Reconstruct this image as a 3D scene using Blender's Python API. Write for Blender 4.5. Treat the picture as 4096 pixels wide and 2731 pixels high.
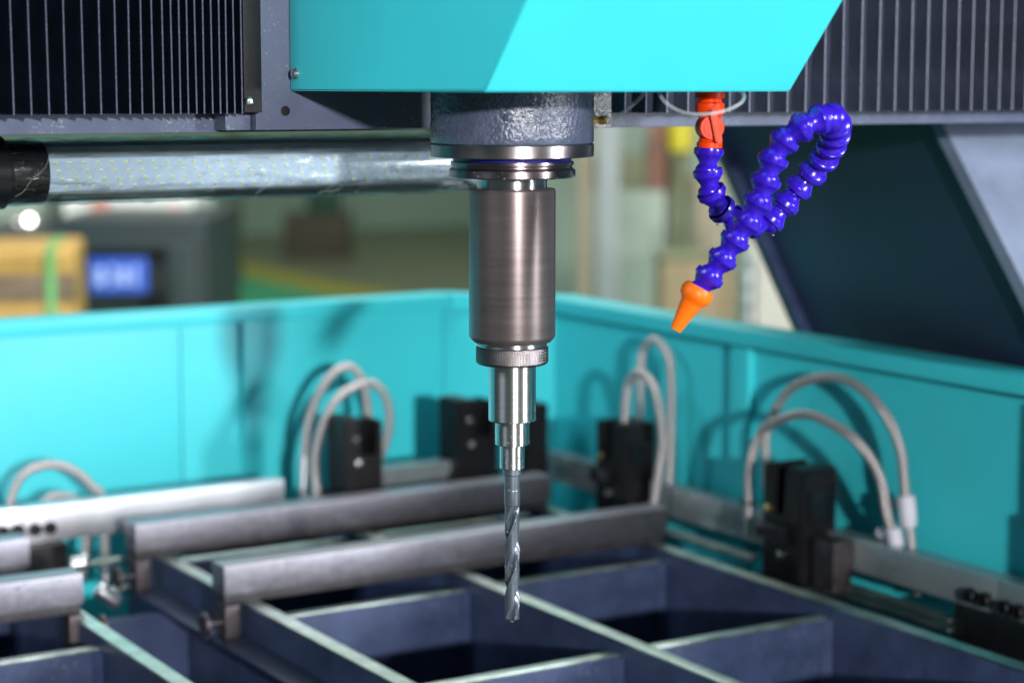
import bpy, bmesh, math, random
from mathutils import Vector, Matrix
random.seed(7)
for o in list(bpy.data.objects): bpy.data.objects.remove(o)
S = bpy.context.scene
COL = S.collection
R = math.radians
# World axes: X along the gantry beam, Y across the tray (away), Z up.
# z = 0 is the underside of the spindle cover; the hall floor is at z = -1.45.

# ------------------------------------------------------------------ camera
FW = Vector((.521, .8535, 0)).normalized()
RT = Vector((FW.y, -FW.x, 0))
PITCH = math.atan(584 / 4600)
fwd = FW * math.cos(PITCH) - Vector((0, 0, 1)) * math.sin(PITCH)
upv = FW * math.sin(PITCH) + Vector((0, 0, 1)) * math.cos(PITCH)
cd = bpy.data.cameras.new('camera')
cam = bpy.data.objects.new('camera', cd); COL.objects.link(cam)
m = Matrix((RT, upv, -fwd)).transposed().to_4x4()
m.translation = Vector((-.7815, -1.28, 0))
cam.matrix_world = m
cd.sensor_width = 36; cd.lens = 70.4; cd.clip_start = .05; cd.clip_end = 200
cd.dof.use_dof = True; cd.dof.focus_distance = 1.515; cd.dof.aperture_fstop = 4.0
cd.dof.aperture_blades = 9
S.camera = cam

# ------------------------------------------------------------------ world and lamps
W = bpy.data.worlds.new('World'); S.world = W; W.use_nodes = True
bgn = W.node_tree.nodes['Background']
bgn.inputs[0].default_value = (.62, .84, 1, 1); bgn.inputs[1].default_value = .12

def aim(o, loc, target):
    o.location = loc
    o.rotation_euler = (Vector(target) - Vector(loc)).to_track_quat('-Z', 'Y').to_euler()

kl = bpy.data.lights.new('key_lamp', 'SPOT'); kl.energy = 1500; kl.spot_size = R(60); kl.spot_blend = .3
kl.shadow_soft_size = .075; kl.color = (1, .965, .93)
k = bpy.data.objects.new('key_lamp', kl); COL.objects.link(k)
aim(k, (-1.32, -5.0, .53), (.25, .5, -.25))
rl = bpy.data.lights.new('side_lamp', 'AREA'); rl.shape = 'RECTANGLE'; rl.size = .30; rl.size_y = 1.3; rl.energy = 205
rl.color = (.95, .97, 1)
r_ = bpy.data.objects.new('side_lamp', rl); COL.objects.link(r_)
aim(r_, Vector((2.27, -3.3, .40)), (0, 0, -.15))
fl_ = bpy.data.lights.new('left_fill', 'AREA'); fl_.shape = 'RECTANGLE'; fl_.size = 2.5; fl_.size_y = 1.5; fl_.energy = 112; fl_.color = (.85, .94, 1)  # soft fill added to brighten left-facing surfaces, not a real window
flo = bpy.data.objects.new('left_fill', fl_); COL.objects.link(flo)
aim(flo, Vector((-3.4, .2, 2.3)), (.6, .5, -.4))
hl = bpy.data.lights.new('hall_fill', 'AREA'); hl.shape = 'RECTANGLE'; hl.size = 8; hl.size_y = 8; hl.energy = 350  # added overhead fill to brighten the hall, not a real fitting
hl.color = (.95, 1, .93)
h_ = bpy.data.objects.new('hall_fill', hl); COL.objects.link(h_)
aim(h_, Vector((5, 9, 5)), (5.001, 9, -1))

h2 = bpy.data.lights.new('hall_fill', 'AREA'); h2.shape = 'RECTANGLE'; h2.size = 3; h2.size_y = 1; h2.energy = 430; h2.color = (1, 1, .92)  # another added fill, brightens the fronts of the hall objects
h2o = bpy.data.objects.new('hall_fill', h2); COL.objects.link(h2o)
aim(h2o, Vector((1.6, 1.9, 2.6)), (2.9, 6, -.6))
S.view_settings.view_transform = 'Standard'; S.view_settings.look = 'None'
S.view_settings.exposure = 0; S.view_settings.gamma = 1; S.view_settings.use_curve_mapping = False
S.render.engine = 'CYCLES'
S.cycles.max_bounces = 10; S.cycles.transparent_max_bounces = 16
S.cycles.sample_clamp_indirect = 4
S.render.resolution_x = 1024; S.render.resolution_y = 682

# ------------------------------------------------------------------ materials
def nodes(name):
    mt = bpy.data.materials.new(name); mt.use_nodes = True
    nt = mt.node_tree
    return mt, nt, nt.nodes['Principled BSDF']

def mat(name, col, rough=.5, metal=0, spec=.5, var=.12, vscale=18, rvar=.1, bump=0, bscale=200, bdist=.0005,
        coat=0, aniso=0, specks=0, stretch=(1, 1, 1), detail=4, sheen=0):
    mt, nt, b = nodes(name)
    b.inputs['Metallic'].default_value = metal
    b.inputs['Specular IOR Level'].default_value = spec
    b.inputs['Coat Weight'].default_value = coat
    b.inputs['Coat Roughness'].default_value = .08
    b.inputs['Sheen Weight'].default_value = sheen
    tc = nt.nodes.new('ShaderNodeTexCoord')
    mp = nt.nodes.new('ShaderNodeMapping'); mp.inputs['Scale'].default_value = stretch
    nt.links.new(tc.outputs['Object'], mp.inputs['Vector'])
    n = nt.nodes.new('ShaderNodeTexNoise'); n.inputs['Scale'].default_value = vscale; n.inputs['Detail'].default_value = detail
    n.inputs['Roughness'].default_value = .6
    nt.links.new(mp.outputs[0], n.inputs['Vector'])
    cr = nt.nodes.new('ShaderNodeValToRGB')
    cr.color_ramp.elements[0].position = .3; cr.color_ramp.elements[1].position = .7
    cr.color_ramp.elements[0].color = [c * (1 - var) for c in col] + [1]
    cr.color_ramp.elements[1].color = [min(1, c * (1 + var)) for c in col] + [1]
    nt.links.new(n.outputs['Fac'], cr.inputs[0]); nt.links.new(cr.outputs[0], b.inputs['Base Color'])
    mr = nt.nodes.new('ShaderNodeMapRange')
    mr.inputs['To Min'].default_value = max(.02, rough - rvar); mr.inputs['To Max'].default_value = min(1, rough + rvar)
    nt.links.new(n.outputs['Fac'], mr.inputs['Value']); nt.links.new(mr.outputs[0], b.inputs['Roughness'])
    if aniso:
        tg = nt.nodes.new('ShaderNodeTangent'); tg.direction_type = 'RADIAL'; tg.axis = 'Z'
        nt.links.new(tg.outputs[0], b.inputs['Tangent'])
        b.inputs['Anisotropic'].default_value = aniso; b.inputs['Anisotropic Rotation'].default_value = .25
    if specks:
        ns = nt.nodes.new('ShaderNodeTexNoise'); ns.inputs['Scale'].default_value = 420; ns.inputs['Detail'].default_value = 2
        nt.links.new(tc.outputs['Object'], ns.inputs['Vector'])
        ml = nt.nodes.new('ShaderNodeTexNoise'); ml.inputs['Scale'].default_value = 30; nt.links.new(tc.outputs['Object'], ml.inputs['Vector'])
        sm = nt.nodes.new('ShaderNodeMath'); sm.operation = 'MULTIPLY_ADD'; sm.inputs[1].default_value = .45
        nt.links.new(ml.outputs['Fac'], sm.inputs[0]); nt.links.new(ns.outputs['Fac'], sm.inputs[2])
        th = nt.nodes.new('ShaderNodeMapRange'); th.inputs['From Min'].default_value = .88; th.inputs['From Max'].default_value = .96
        th.inputs['To Max'].default_value = specks
        nt.links.new(sm.outputs[0], th.inputs['Value'])
        mx = nt.nodes.new('ShaderNodeMix'); mx.data_type = 'RGBA'
        nt.links.new(th.outputs[0], mx.inputs['Factor']); nt.links.new(cr.outputs[0], mx.inputs['A']); mx.inputs['B'].default_value = (.5, .52, .58, 1)
        nt.links.new(mx.outputs['Result'], b.inputs['Base Color'])
    if bump:
        n2 = nt.nodes.new('ShaderNodeTexNoise'); n2.inputs['Scale'].default_value = bscale; n2.inputs['Detail'].default_value = 3
        nt.links.new(mp.outputs[0], n2.inputs['Vector'])
        bp = nt.nodes.new('ShaderNodeBump'); bp.inputs['Strength'].default_value = bump; bp.inputs['Distance'].default_value = bdist
        nt.links.new(n2.outputs['Fac'], bp.inputs['Height']); nt.links.new(bp.outputs[0], b.inputs['Normal'])
    return mt

M = {}
M['teal'] = mat('teal_paint', (.040, .54, .615), .42, spec=.35, var=.05, vscale=4, rvar=.12, bump=.12, bscale=350, bdist=.0003)
M['grey_paint'] = mat('lilac_grey_paint', (.070, .088, .150), .38, spec=.4, specks=.22, var=.08, vscale=30, bump=.35, bscale=700, bdist=.0003)
M['casting'] = mat('rough_cast_paint', (.062, .077, .128), .28, spec=.6, var=.25, vscale=45, rvar=.16, bump=1, bscale=300, bdist=.0012)
M['slate'] = mat('slate_blue_paint', (.031, .047, .106), .48, spec=.25, specks=.10, var=.28, vscale=22, bump=.3, bscale=300, bdist=.0004)
M['leg_paint'] = mat('dark_blue_paint', (.021, .033, .072), .36, spec=.25, var=.1, vscale=7, rvar=.05)
M['leg_light'] = mat('pale_grey_paint', (.17, .21, .30), .42, spec=.5, specks=.22, var=.16, vscale=22, bump=.4, bscale=500, bdist=.0004)
M['steel'] = mat('mill_steel', (.27, .265, .31), .40, 1, var=.12, vscale=120, rvar=.08, bump=.25, bscale=420, bdist=.00015)
M['steel_dark'] = mat('rusty_steel', (.11, .095, .105), .55, 1, var=.3, vscale=40, rvar=.15, bump=.4, bscale=260, bdist=.0003)
M['flange_shade'] = mat('shaded_flange_steel', (.020, .018, .022), .5, spec=.4, var=.4, vscale=60, bump=.4, bscale=260, bdist=.0003)  # near-black colour stands in for the shadow under each bar
M['edge'] = mat('cut_steel_edge', (.44, .53, .49), .38, 1, var=.25, vscale=30, rvar=.12, bump=.3, bscale=200, bdist=.0003)
M['alu'] = mat('aluminium', (.72, .74, .79), .36, 1, var=.06, vscale=16, rvar=.06, bump=.2, bscale=500, bdist=.0002)
M['alu_side'] = mat('aluminium_matt', (.30, .36, .38), .28, .6, var=.1, vscale=14, rvar=.06)
M['chrome'] = mat('ground_steel', (.62, .63, .65), .30, 1, aniso=.88, var=.05, vscale=50, rvar=.05, bump=.25, bscale=120, bdist=.00012, stretch=(.4, .4, 14))
M['sleeve'] = mat('brown_grey_steel', (.170, .142, .146), .38, .8, aniso=.6, var=.10, vscale=24, rvar=.06, bump=.3, bscale=110, bdist=.00015, stretch=(.5, .5, 9))
M['flange'] = mat('dark_bronze_steel', (.28, .235, .25), .30, 1, aniso=.7, var=.18, vscale=60, rvar=.08)
M['ring'] = mat('stained_steel_ring', (.32, .29, .305), .34, 1, aniso=.6, var=.22, vscale=22, rvar=.1)
M['knurl'] = mat('black_oxide_steel', (.20, .18, .19), .32, 1, var=.1, vscale=60)
M['drill'] = mat('carbide_grey', (.125, .15, .185), .34, .7, var=.12, vscale=90, rvar=.06)
M['black'] = mat('black_oxide', (.005, .005, .007), .45, spec=.28, var=.3, vscale=40, bump=.4, bscale=300, bdist=.0003)
M['black_gloss'] = mat('black_plastic', (.005, .006, .008), .25, spec=.4, var=.2)
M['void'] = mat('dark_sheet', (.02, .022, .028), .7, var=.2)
M['bellows'] = mat('black_bellows_cloth', (.0055, .009, .019), .5, spec=.2, var=.25, vscale=45, rvar=.12, bump=.5, bscale=900, bdist=.0003)
M['bellows_lit'] = mat('lit_bellows_cloth', (.052, .062, .105), .48, spec=.35, var=.25, vscale=45, rvar=.12, bump=.5, bscale=900, bdist=.0003)  # lighter copy of the bellows cloth, light on the right side put into colour
M['seam'] = mat('bellows_seam', (.060, .065, .115), .5, spec=.5, var=.35, vscale=500, bump=1, bscale=900, bdist=.0006)
M['seam_lit'] = mat('lit_bellows_seam', (.16, .165, .22), .5, spec=.5, var=.35, vscale=500, bump=1, bscale=900, bdist=.0006)  # brighter seam copy, painted as lit like the right bellows
M['blue'] = mat('blue_plastic', (.024, .005, .37), .22, spec=.5, var=.06, vscale=40, rvar=.05)
M['orange_red'] = mat('orange_red_plastic', (.68, .040, .002), .45, spec=.2, var=.06, vscale=40)
M['orange'] = mat('orange_plastic', (.75, .125, .001), .42, spec=.3, var=.05, vscale=40)
M['brass'] = mat('brass', (.72, .46, .17), .28, 1, var=.08)
M['screw'] = mat('zinc_screw', (.55, .57, .56), .25, 1, var=.2, vscale=200)
M['blue_seal'] = mat('blue_seal', (.008, .010, .20), .4)
M['white_plastic'] = mat('white_tape', (.50, .50, .57), .5, var=.06, vscale=60, bump=.5, bscale=150, bdist=.001)
M['led_board'] = mat('led_board', (.47, .50, .66), .5, var=.02)
M['led'] = mat('led_phosphor', (.60, .52, .10), .4, var=.05)
M['led_case'] = mat('led_case', (.85, .85, .85), .35, var=.02)
M['reflector'] = mat('lamp_reflector', (.42, .42, .45), .45, 0, var=.06, vscale=20)
M['floor'] = mat('hall_floor_paint', (.15, .165, .095), .5, var=.12, vscale=.5)
M['floor_green'] = mat('green_floor_paint', (.03, .30, .14), .45, var=.1, vscale=.5)
M['floor_yellow'] = mat('yellow_floor_paint', (.30, .28, .03), .5, var=.1, vscale=.5)
M['hall_wall'] = mat('hall_wall_paint', (.25, .36, .27), .7, var=.12, vscale=.35)
M['bg_dark'] = mat('dark_green_machine', (.011, .022, .026), .5, var=.15, vscale=3)
M['bg_white'] = mat('white_machine', (.60, .64, .62), .5, var=.05, vscale=3)
M['bg_yellow'] = mat('yellow_crate', (.34, .205, .05), .55, var=.12, vscale=5)
M['bg_brown'] = mat('brown_band', (.12, .085, .055), .6, var=.3, vscale=30)
M['bg_green'] = mat('green_strap', (.09, .30, .10), .5)
M['bg_box'] = mat('brown_box', (.075, .065, .042), .7, var=.15, vscale=3)
M['bg_deepgreen'] = mat('deep_green', (.008, .06, .035), .5)
M['bg_blue'] = mat('blue_sign', (.02, .07, .40), .5, var=.08)
M['bg_sign_white'] = mat('sign_white', (.26, .34, .66), .5)
M['bg_pale'] = mat('pale_blue_grey', (.21, .23, .245), .6, var=.1, vscale=4)
M['bg_cab'] = mat('pale_green_cabinet', (.20, .25, .215), .6, var=.1, vscale=4)
M['bg_beige'] = mat('beige_column', (.27, .23, .17), .6, var=.1, vscale=4)
M['bg_red'] = mat('dull_red', (.16, .07, .045), .6, var=.1, vscale=4)
M['bg_bright_yellow'] = mat('bright_yellow', (.38, .32, .006), .4, var=.05)
M['bg_panel'] = mat('pale_panel', (.27, .27, .245), .6, var=.08, vscale=3)
M['bg_tan'] = mat('tan_crate', (.20, .155, .095), .7, var=.15, vscale=6)
M['bg_post'] = mat('olive_post', (.10, .11, .06), .6)
M['pink'] = mat('pink_disc', (.50, .24, .20), .5)

def braid():
    mt, nt, b = nodes('braided_steel')
    uv = nt.nodes.new('ShaderNodeUVMap')
    sx = nt.nodes.new('ShaderNodeSeparateXYZ'); nt.links.new(uv.outputs[0], sx.inputs[0])
    def wave(a, c):
        x = nt.nodes.new('ShaderNodeMath'); x.operation = 'MULTIPLY'; x.inputs[1].default_value = a
        nt.links.new(sx.outputs[0], x.inputs[0])
        y = nt.nodes.new('ShaderNodeMath'); y.operation = 'MULTIPLY'; y.inputs[1].default_value = c
        nt.links.new(sx.outputs[1], y.inputs[0])
        s = nt.nodes.new('ShaderNodeMath'); s.operation = 'ADD'
        nt.links.new(x.outputs[0], s.inputs[0]); nt.links.new(y.outputs[0], s.inputs[1])
        t = nt.nodes.new('ShaderNodeMath'); t.operation = 'SINE'; nt.links.new(s.outputs[0], t.inputs[0])
        return t
    a = wave(1250, 6 * 6.2832); c = wave(1250, -6 * 6.2832)
    mx = nt.nodes.new('ShaderNodeMath'); mx.operation = 'MAXIMUM'
    nt.links.new(a.outputs[0], mx.inputs[0]); nt.links.new(c.outputs[0], mx.inputs[1])
    cr = nt.nodes.new('ShaderNodeValToRGB')
    cr.color_ramp.elements[0].color = (.10, .085, .09, 1); cr.color_ramp.elements[1].color = (.86, .80, .81, 1)
    cr.color_ramp.elements[0].position = .1; cr.color_ramp.elements[1].position = .8
    nt.links.new(mx.outputs[0], cr.inputs[0]); nt.links.new(cr.outputs[0], b.inputs['Base Color'])
    bp = nt.nodes.new('ShaderNodeBump'); bp.inputs['Strength'].default_value = .7; bp.inputs['Distance'].default_value = .0012
    nt.links.new(mx.outputs[0], bp.inputs['Height']); nt.links.new(bp.outputs[0], b.inputs['Normal'])
    b.inputs['Metallic'].default_value = .75; b.inputs['Roughness'].default_value = .38
    return mt
M['braid'] = braid()

def hammered():
    mt, nt, b = nodes('hammered_silver')
    b.inputs['Base Color'].default_value = (.40, .38, .40, 1); b.inputs['Metallic'].default_value = 1; b.inputs['Roughness'].default_value = .30
    tc = nt.nodes.new('ShaderNodeTexCoord')
    v = nt.nodes.new('ShaderNodeTexNoise'); v.inputs['Scale'].default_value = 620; v.inputs['Detail'].default_value = 2
    nt.links.new(tc.outputs['Object'], v.inputs['Vector'])
    bp = nt.nodes.new('ShaderNodeBump'); bp.inputs['Strength'].default_value = 1; bp.inputs['Distance'].default_value = .003
    nt.links.new(v.outputs['Fac'], bp.inputs['Height']); nt.links.new(bp.outputs[0], b.inputs['Normal'])
    return mt
M['hammered'] = hammered()

def film():
    mt, nt, b = nodes('clear_wrapping_film')
    nt.nodes.remove(b)
    out = nt.nodes['Material Output']
    uv = nt.nodes.new('ShaderNodeUVMap')
    mp = nt.nodes.new('ShaderNodeMapping'); mp.inputs['Rotation'].default_value = (0, 0, R(38)); mp.inputs['Scale'].default_value = (14, 110, 1)
    nt.links.new(uv.outputs[0], mp.inputs['Vector'])
    n = nt.nodes.new('ShaderNodeTexNoise'); n.inputs['Scale'].default_value = 1.0; n.inputs['Detail'].default_value = 5; n.inputs['Distortion'].default_value = .6
    nt.links.new(mp.outputs[0], n.inputs['Vector'])
    n3 = nt.nodes.new('ShaderNodeTexNoise'); n3.inputs['Scale'].default_value = 42; n3.inputs['Detail'].default_value = 3
    nt.links.new(uv.outputs[0], n3.inputs['Vector'])
    ad = nt.nodes.new('ShaderNodeMath'); ad.operation = 'MULTIPLY_ADD'; ad.inputs[1].default_value = .5
    nt.links.new(n3.outputs['Fac'], ad.inputs[0]); nt.links.new(n.outputs['Fac'], ad.inputs[2])
    bp = nt.nodes.new('ShaderNodeBump'); bp.inputs['Strength'].default_value = 1; bp.inputs['Distance'].default_value = .006
    nt.links.new(ad.outputs[0], bp.inputs['Height'])
    gl = nt.nodes.new('ShaderNodeBsdfGlossy'); gl.inputs['Roughness'].default_value = .20; gl.inputs['Color'].default_value = (1, 1, 1, 1)
    nt.links.new(bp.outputs[0], gl.inputs['Normal'])
    tr = nt.nodes.new('ShaderNodeBsdfTransparent'); tr.inputs['Color'].default_value = (.94, .97, .97, 1)
    fr = nt.nodes.new('ShaderNodeFresnel'); fr.inputs['IOR'].default_value = 1.45
    nt.links.new(bp.outputs[0], fr.inputs['Normal'])
    cr = nt.nodes.new('ShaderNodeMapRange'); cr.inputs['From Min'].default_value = .58; cr.inputs['From Max'].default_value = .70
    cr.inputs['To Min'].default_value = 0; cr.inputs['To Max'].default_value = .12
    nt.links.new(n.outputs['Fac'], cr.inputs['Value'])
    sm = nt.nodes.new('ShaderNodeMath'); sm.operation = 'ADD'; sm.use_clamp = True
    f2 = nt.nodes.new('ShaderNodeMath'); f2.operation = 'MULTIPLY'; f2.inputs[1].default_value = .6; nt.links.new(fr.outputs[0], f2.inputs[0])
    nt.links.new(f2.outputs[0], sm.inputs[0]); nt.links.new(cr.outputs[0], sm.inputs[1])
    mx = nt.nodes.new('ShaderNodeMixShader')
    nt.links.new(sm.outputs[0], mx.inputs[0]); nt.links.new(tr.outputs[0], mx.inputs[1]); nt.links.new(gl.outputs[0], mx.inputs[2])
    nt.links.new(mx.outputs[0], out.inputs['Surface'])
    return mt
M['film'] = film()

def clear(name, tint, mixv=.5, rough=.1):
    mt, nt, b = nodes(name)
    b.inputs['Base Color'].default_value = (*tint, 1); b.inputs['Roughness'].default_value = rough
    b.inputs['Alpha'].default_value = mixv
    return mt
M['crease'] = clear('film_crease', (.72, .76, .80), .16, .10)
M['nylon'] = clear('translucent_nylon', (.42, .47, .49), .30, .3)

def drop_mat():
    mt, nt, b = nodes('water_drop')
    b.inputs['Base Color'].default_value = (.8, .85, .9, 1); b.inputs['Roughness'].default_value = .03
    b.inputs['Transmission Weight'].default_value = .9; b.inputs['IOR'].default_value = 1.33
    return mt
M['water'] = drop_mat()
def emit(name, col, st):
    mt, nt, b = nodes(name)
    b.inputs['Emission Color'].default_value = (*col, 1); b.inputs['Emission Strength'].default_value = st
    return mt
M['lamp_glow'] = emit('lamp_glow', (1, .93, .85), 14)
M['lamp_glow_dim'] = emit('lamp_glow_dim', (1, .75, .6), 1.2)

# ------------------------------------------------------------------ builders
ORG = {}
def link(o, parent):
    COL.objects.link(o)
    if parent is not None: o.parent = parent
def obj(name, bm, material, parent=None, smooth=False, smooth_angle=None):
    """one mesh object; verts come in world coordinates, origin goes to the bounding-box centre"""
    bmesh.ops.recalc_face_normals(bm, faces=bm.faces)
    lo = Vector([min(v.co[i] for v in bm.verts) for i in range(3)]); hi = Vector([max(v.co[i] for v in bm.verts) for i in range(3)])
    c = (lo + hi) / 2
    if parent is None: c.z = lo.z
    bmesh.ops.translate(bm, verts=bm.verts, vec=-c)
    me = bpy.data.meshes.new(name); bm.to_mesh(me); bm.free()
    me.materials.append(M[material])
    o = bpy.data.objects.new(name, me)
    link(o, parent)
    o.location = c - (ORG[parent.name] if parent is not None else Vector())
    ORG[o.name] = c
    if smooth:
        me.polygons.foreach_set('use_smooth', [True] * len(me.polygons))
        if smooth_angle: me.set_sharp_from_angle(angle=R(smooth_angle))
    return o
def dup(o, world, parent, rot=None):
    c = o.copy(); link(c, parent); c.location = Vector(world) - (ORG[parent.name] if parent is not None else Vector())
    if rot is not None: c.rotation_euler = rot
    ORG[c.name] = Vector(world)
    return c
def thing(name, label, cat, loc, group=None):
    o = bpy.data.objects.new(name, None); o.empty_display_size = .02; COL.objects.link(o)
    o.location = loc; ORG[o.name] = Vector(loc)
    return tag(o, label, cat, group)
def tag(o, label, cat, group=None):
    o['label'] = label; o['category'] = cat
    if group: o['group'] = group
    return o
def bx(bm, x0, x1, y0, y1, z0, z1, bev=0, seg=2):
    r = bmesh.ops.create_cube(bm, size=1)
    vs = r['verts']
    bmesh.ops.scale(bm, verts=vs, vec=(x1 - x0, y1 - y0, z1 - z0))
    bmesh.ops.translate(bm, verts=vs, vec=((x0 + x1) / 2, (y0 + y1) / 2, (z0 + z1) / 2))
    if bev:
        es = list({e for v in vs for e in v.link_edges})
        bmesh.ops.bevel(bm, geom=es, offset=bev, segments=seg, profile=.7, affect='EDGES')
    return vs
def box(name, material, parent, x0, x1, y0, y1, z0, z1, bev=.001):
    bm = bmesh.new(); bx(bm, x0, x1, y0, y1, z0, z1, bev)
    return obj(name, bm, material, parent, True, 35)
def prism(bm, poly, ax, a, b):
    """poly: list of 2D points in the two other axes (cyclic order), extruded along axis ax from a to b"""
    def p(q, t):
        l = list(q); l.insert(ax, t); return l
    v0 = [bm.verts.new(p(q, a)) for q in poly]; v1 = [bm.verts.new(p(q, b)) for q in poly]
    n = len(poly)
    bm.faces.new(v0); bm.faces.new(v1[::-1])
    for i in range(n): bm.faces.new((v0[i], v1[i], v1[(i + 1) % n], v0[(i + 1) % n]))
    return v0 + v1
def frame(d):
    d = Vector(d).normalized()
    a = Vector((0, 0, 1)) if abs(d.z) < .9 else Vector((1, 0, 0))
    u = d.cross(a).normalized(); return d, u, d.cross(u)
def lathe(bm, prof, seg=64, origin=(0, 0, 0), axis=(0, 0, 1), close=True):
    """prof: (s, r) along axis"""
    d, u, w = frame(axis); o = Vector(origin)
    rings = []
    for s, r in prof:
        rings.append([bm.verts.new(o + d * s + (u * math.cos(t) + w * math.sin(t)) * r) for t in [2 * math.pi * i / seg for i in range(seg)]])
    for a, b in zip(rings, rings[1:]):
        for i in range(seg):
            bm.faces.new((a[i], a[(i + 1) % seg], b[(i + 1) % seg], b[i]))
    if close:
        if prof[0][1] > 1e-5: bm.faces.new(rings[0])
        if prof[-1][1] > 1e-5: bm.faces.new(rings[-1][::-1])
    return rings
def turned(name, material, parent, prof, seg=72, origin=(0, 0, 0), axis=(0, 0, 1), ang=30):
    bm = bmesh.new(); lathe(bm, prof, seg, origin, axis)
    return obj(name, bm, material, parent, True, ang)
def catmull(pts, n=10):
    P = [Vector(p) for p in pts]; P = [P[0] * 2 - P[1]] + P + [P[-1] * 2 - P[-2]]
    out = []
    for i in range(1, len(P) - 2):
        for k in range(n):
            t = k / n
            out.append(.5 * ((2 * P[i]) + (P[i + 1] - P[i - 1]) * t + (2 * P[i - 1] - 5 * P[i] + 4 * P[i + 1] - P[i + 2]) * t * t + (3 * P[i] - P[i - 1] - 3 * P[i + 1] + P[i + 2]) * t ** 3))
    out.append(P[-2]); return out
def tube(name, material, parent, pts, rad, seg=16, n=10, straight=False):
    P = [Vector(p) for p in pts] if straight else catmull(pts, n)
    bm = bmesh.new(); uvl = bm.loops.layers.uv.new('UVMap')
    d, u, w = frame(P[1] - P[0]); rings = []; L = 0; Ls = []
    for i, p in enumerate(P):
        t = (P[min(i + 1, len(P) - 1)] - P[max(i - 1, 0)]).normalized()
        u = (u - t * u.dot(t)).normalized(); w = t.cross(u)
        if i: L += (p - P[i - 1]).length
        Ls.append(L)
        rr = rad(L) if callable(rad) else rad
        rings.append([bm.verts.new(p + (u * math.cos(2 * math.pi * j / seg) + w * math.sin(2 * math.pi * j / seg)) * rr) for j in range(seg)])
    for i in range(len(rings) - 1):
        for j in range(seg):
            f = bm.faces.new((rings[i][j], rings[i][(j + 1) % seg], rings[i + 1][(j + 1) % seg], rings[i + 1][j]))
            for lp, q in zip(f.loops, ((i, j), (i, j + 1), (i + 1, j + 1), (i + 1, j))): lp[uvl].uv = (Ls[q[0]], q[1] / seg)
    bm.faces.new(rings[0][::-1]); bm.faces.new(rings[-1])
    return obj(name, bm, material, parent, True, 50)
def struct(o): o['kind'] = 'structure'; return o

# ================================================================== large structure
FZ = -1.45
bm = bmesh.new(); bx(bm, -30, 40, -25, 40, FZ - .1, FZ); struct(obj('hall_floor', bm, 'floor'))
bm = bmesh.new()
fl = [(-8, 3.0), (6.2, 3.0), (5.38, 11.25), (5.50, 13.9), (5.2, 17), (-8, 17)]
prism(bm, fl, 2, FZ + .002, FZ + .006); struct(obj('green_floor_area', bm, 'floor_green'))
bm = bmesh.new()
prism(bm, [(5.385, 11.25), (5.505, 13.9), (5.205, 17), (5.75, 17), (6.0, 14.75), (5.83, 11.97), (6.6, 3), (6.205, 3)], 2, FZ + .002, FZ + .006); struct(obj('yellow_floor_line', bm, 'floor_yellow'))
bm = bmesh.new(); bx(bm, -25, 38, 17.0, 17.3, FZ, 6); struct(obj('hall_wall', bm, 'hall_wall'))

# ---- enclosure walls of the tray (teal sheet metal)
YW, XW, ZR, CH = 1.1937, .7294, -.291, .115
t = thing('enclosure_wall', 'long teal sheet metal wall along the back left of the tray', 'wall', (.0, YW, FZ))
seam_x = .214
box('panel', 'teal', t, -1.5, seam_x - .001, YW, YW + .03, FZ, ZR - .022, .0012)
box('panel', 'teal', t, seam_x + .001, XW - CH, YW + .001, YW + .03, FZ, ZR - .022, .0012)
box('rim', 'teal', t, -1.5, XW - CH, YW - .022, YW + .032, ZR - .020, ZR, .004)
box('stiffener', 'teal', t, .300, .330, YW - .008, YW, FZ, ZR - .021, .001)
t = thing('enclosure_corner', 'slanted teal corner panel behind the drill where the tray walls meet', 'wall panel', (XW - CH / 2, YW - CH / 2, FZ))
bm = bmesh.new(); prism(bm, [(XW - CH + .001, YW), (XW - CH + .001, YW + .03), (XW + .03, YW - CH + .001), (XW, YW - CH + .001)], 2, FZ, ZR - .022); obj('panel', bm, 'teal', t)
bm = bmesh.new(); prism(bm, [(XW - CH + .001, YW - .022), (XW - CH + .001, YW + .032), (XW + .032, YW - CH + .001), (XW - .022, YW - CH + .001)], 2, ZR - .020, ZR); obj('rim', bm, 'teal', t)
t = thing('enclosure_wall', 'long teal sheet metal wall along the right of the tray', 'wall', (XW, .6, FZ))
bm = bmesh.new()
prism(bm, [(-.35, ZR - .022), (-.35, -.66), (YW - CH, -.66), (YW - CH, ZR - .022)], 0, XW, XW + .03); obj('panel', bm, 'teal', t)
box('rim', 'teal', t, XW - .022, XW + .032, -.35, YW - CH, ZR - .020, ZR, .004)
box('stiffener', 'teal', t, XW - .010, XW, .628, .664, -.66, ZR - .021, .001)
box('lower_panel', 'teal', t, XW + .003, XW + .03, -.35, YW - CH, FZ, -.662, .001)
t = thing('shadow_post', 'unseen stepped post added on the right rail to cast a wall shadow', 'post', (.69, .02, -.4965))  # unseen post, added to cast the stepped shadow on the right wall
box('upright', 'black', t, .672, .704, -.02, .044, -.4960, -.30, .001)
box('step', 'black', t, .672, .704, .0445, .056, -.4960, -.415, .001)
struct(box('tray_floor', 'void', None, -1.4, XW - .002, -.35, YW - .002, FZ + .30, FZ + .34, .002))

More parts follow.
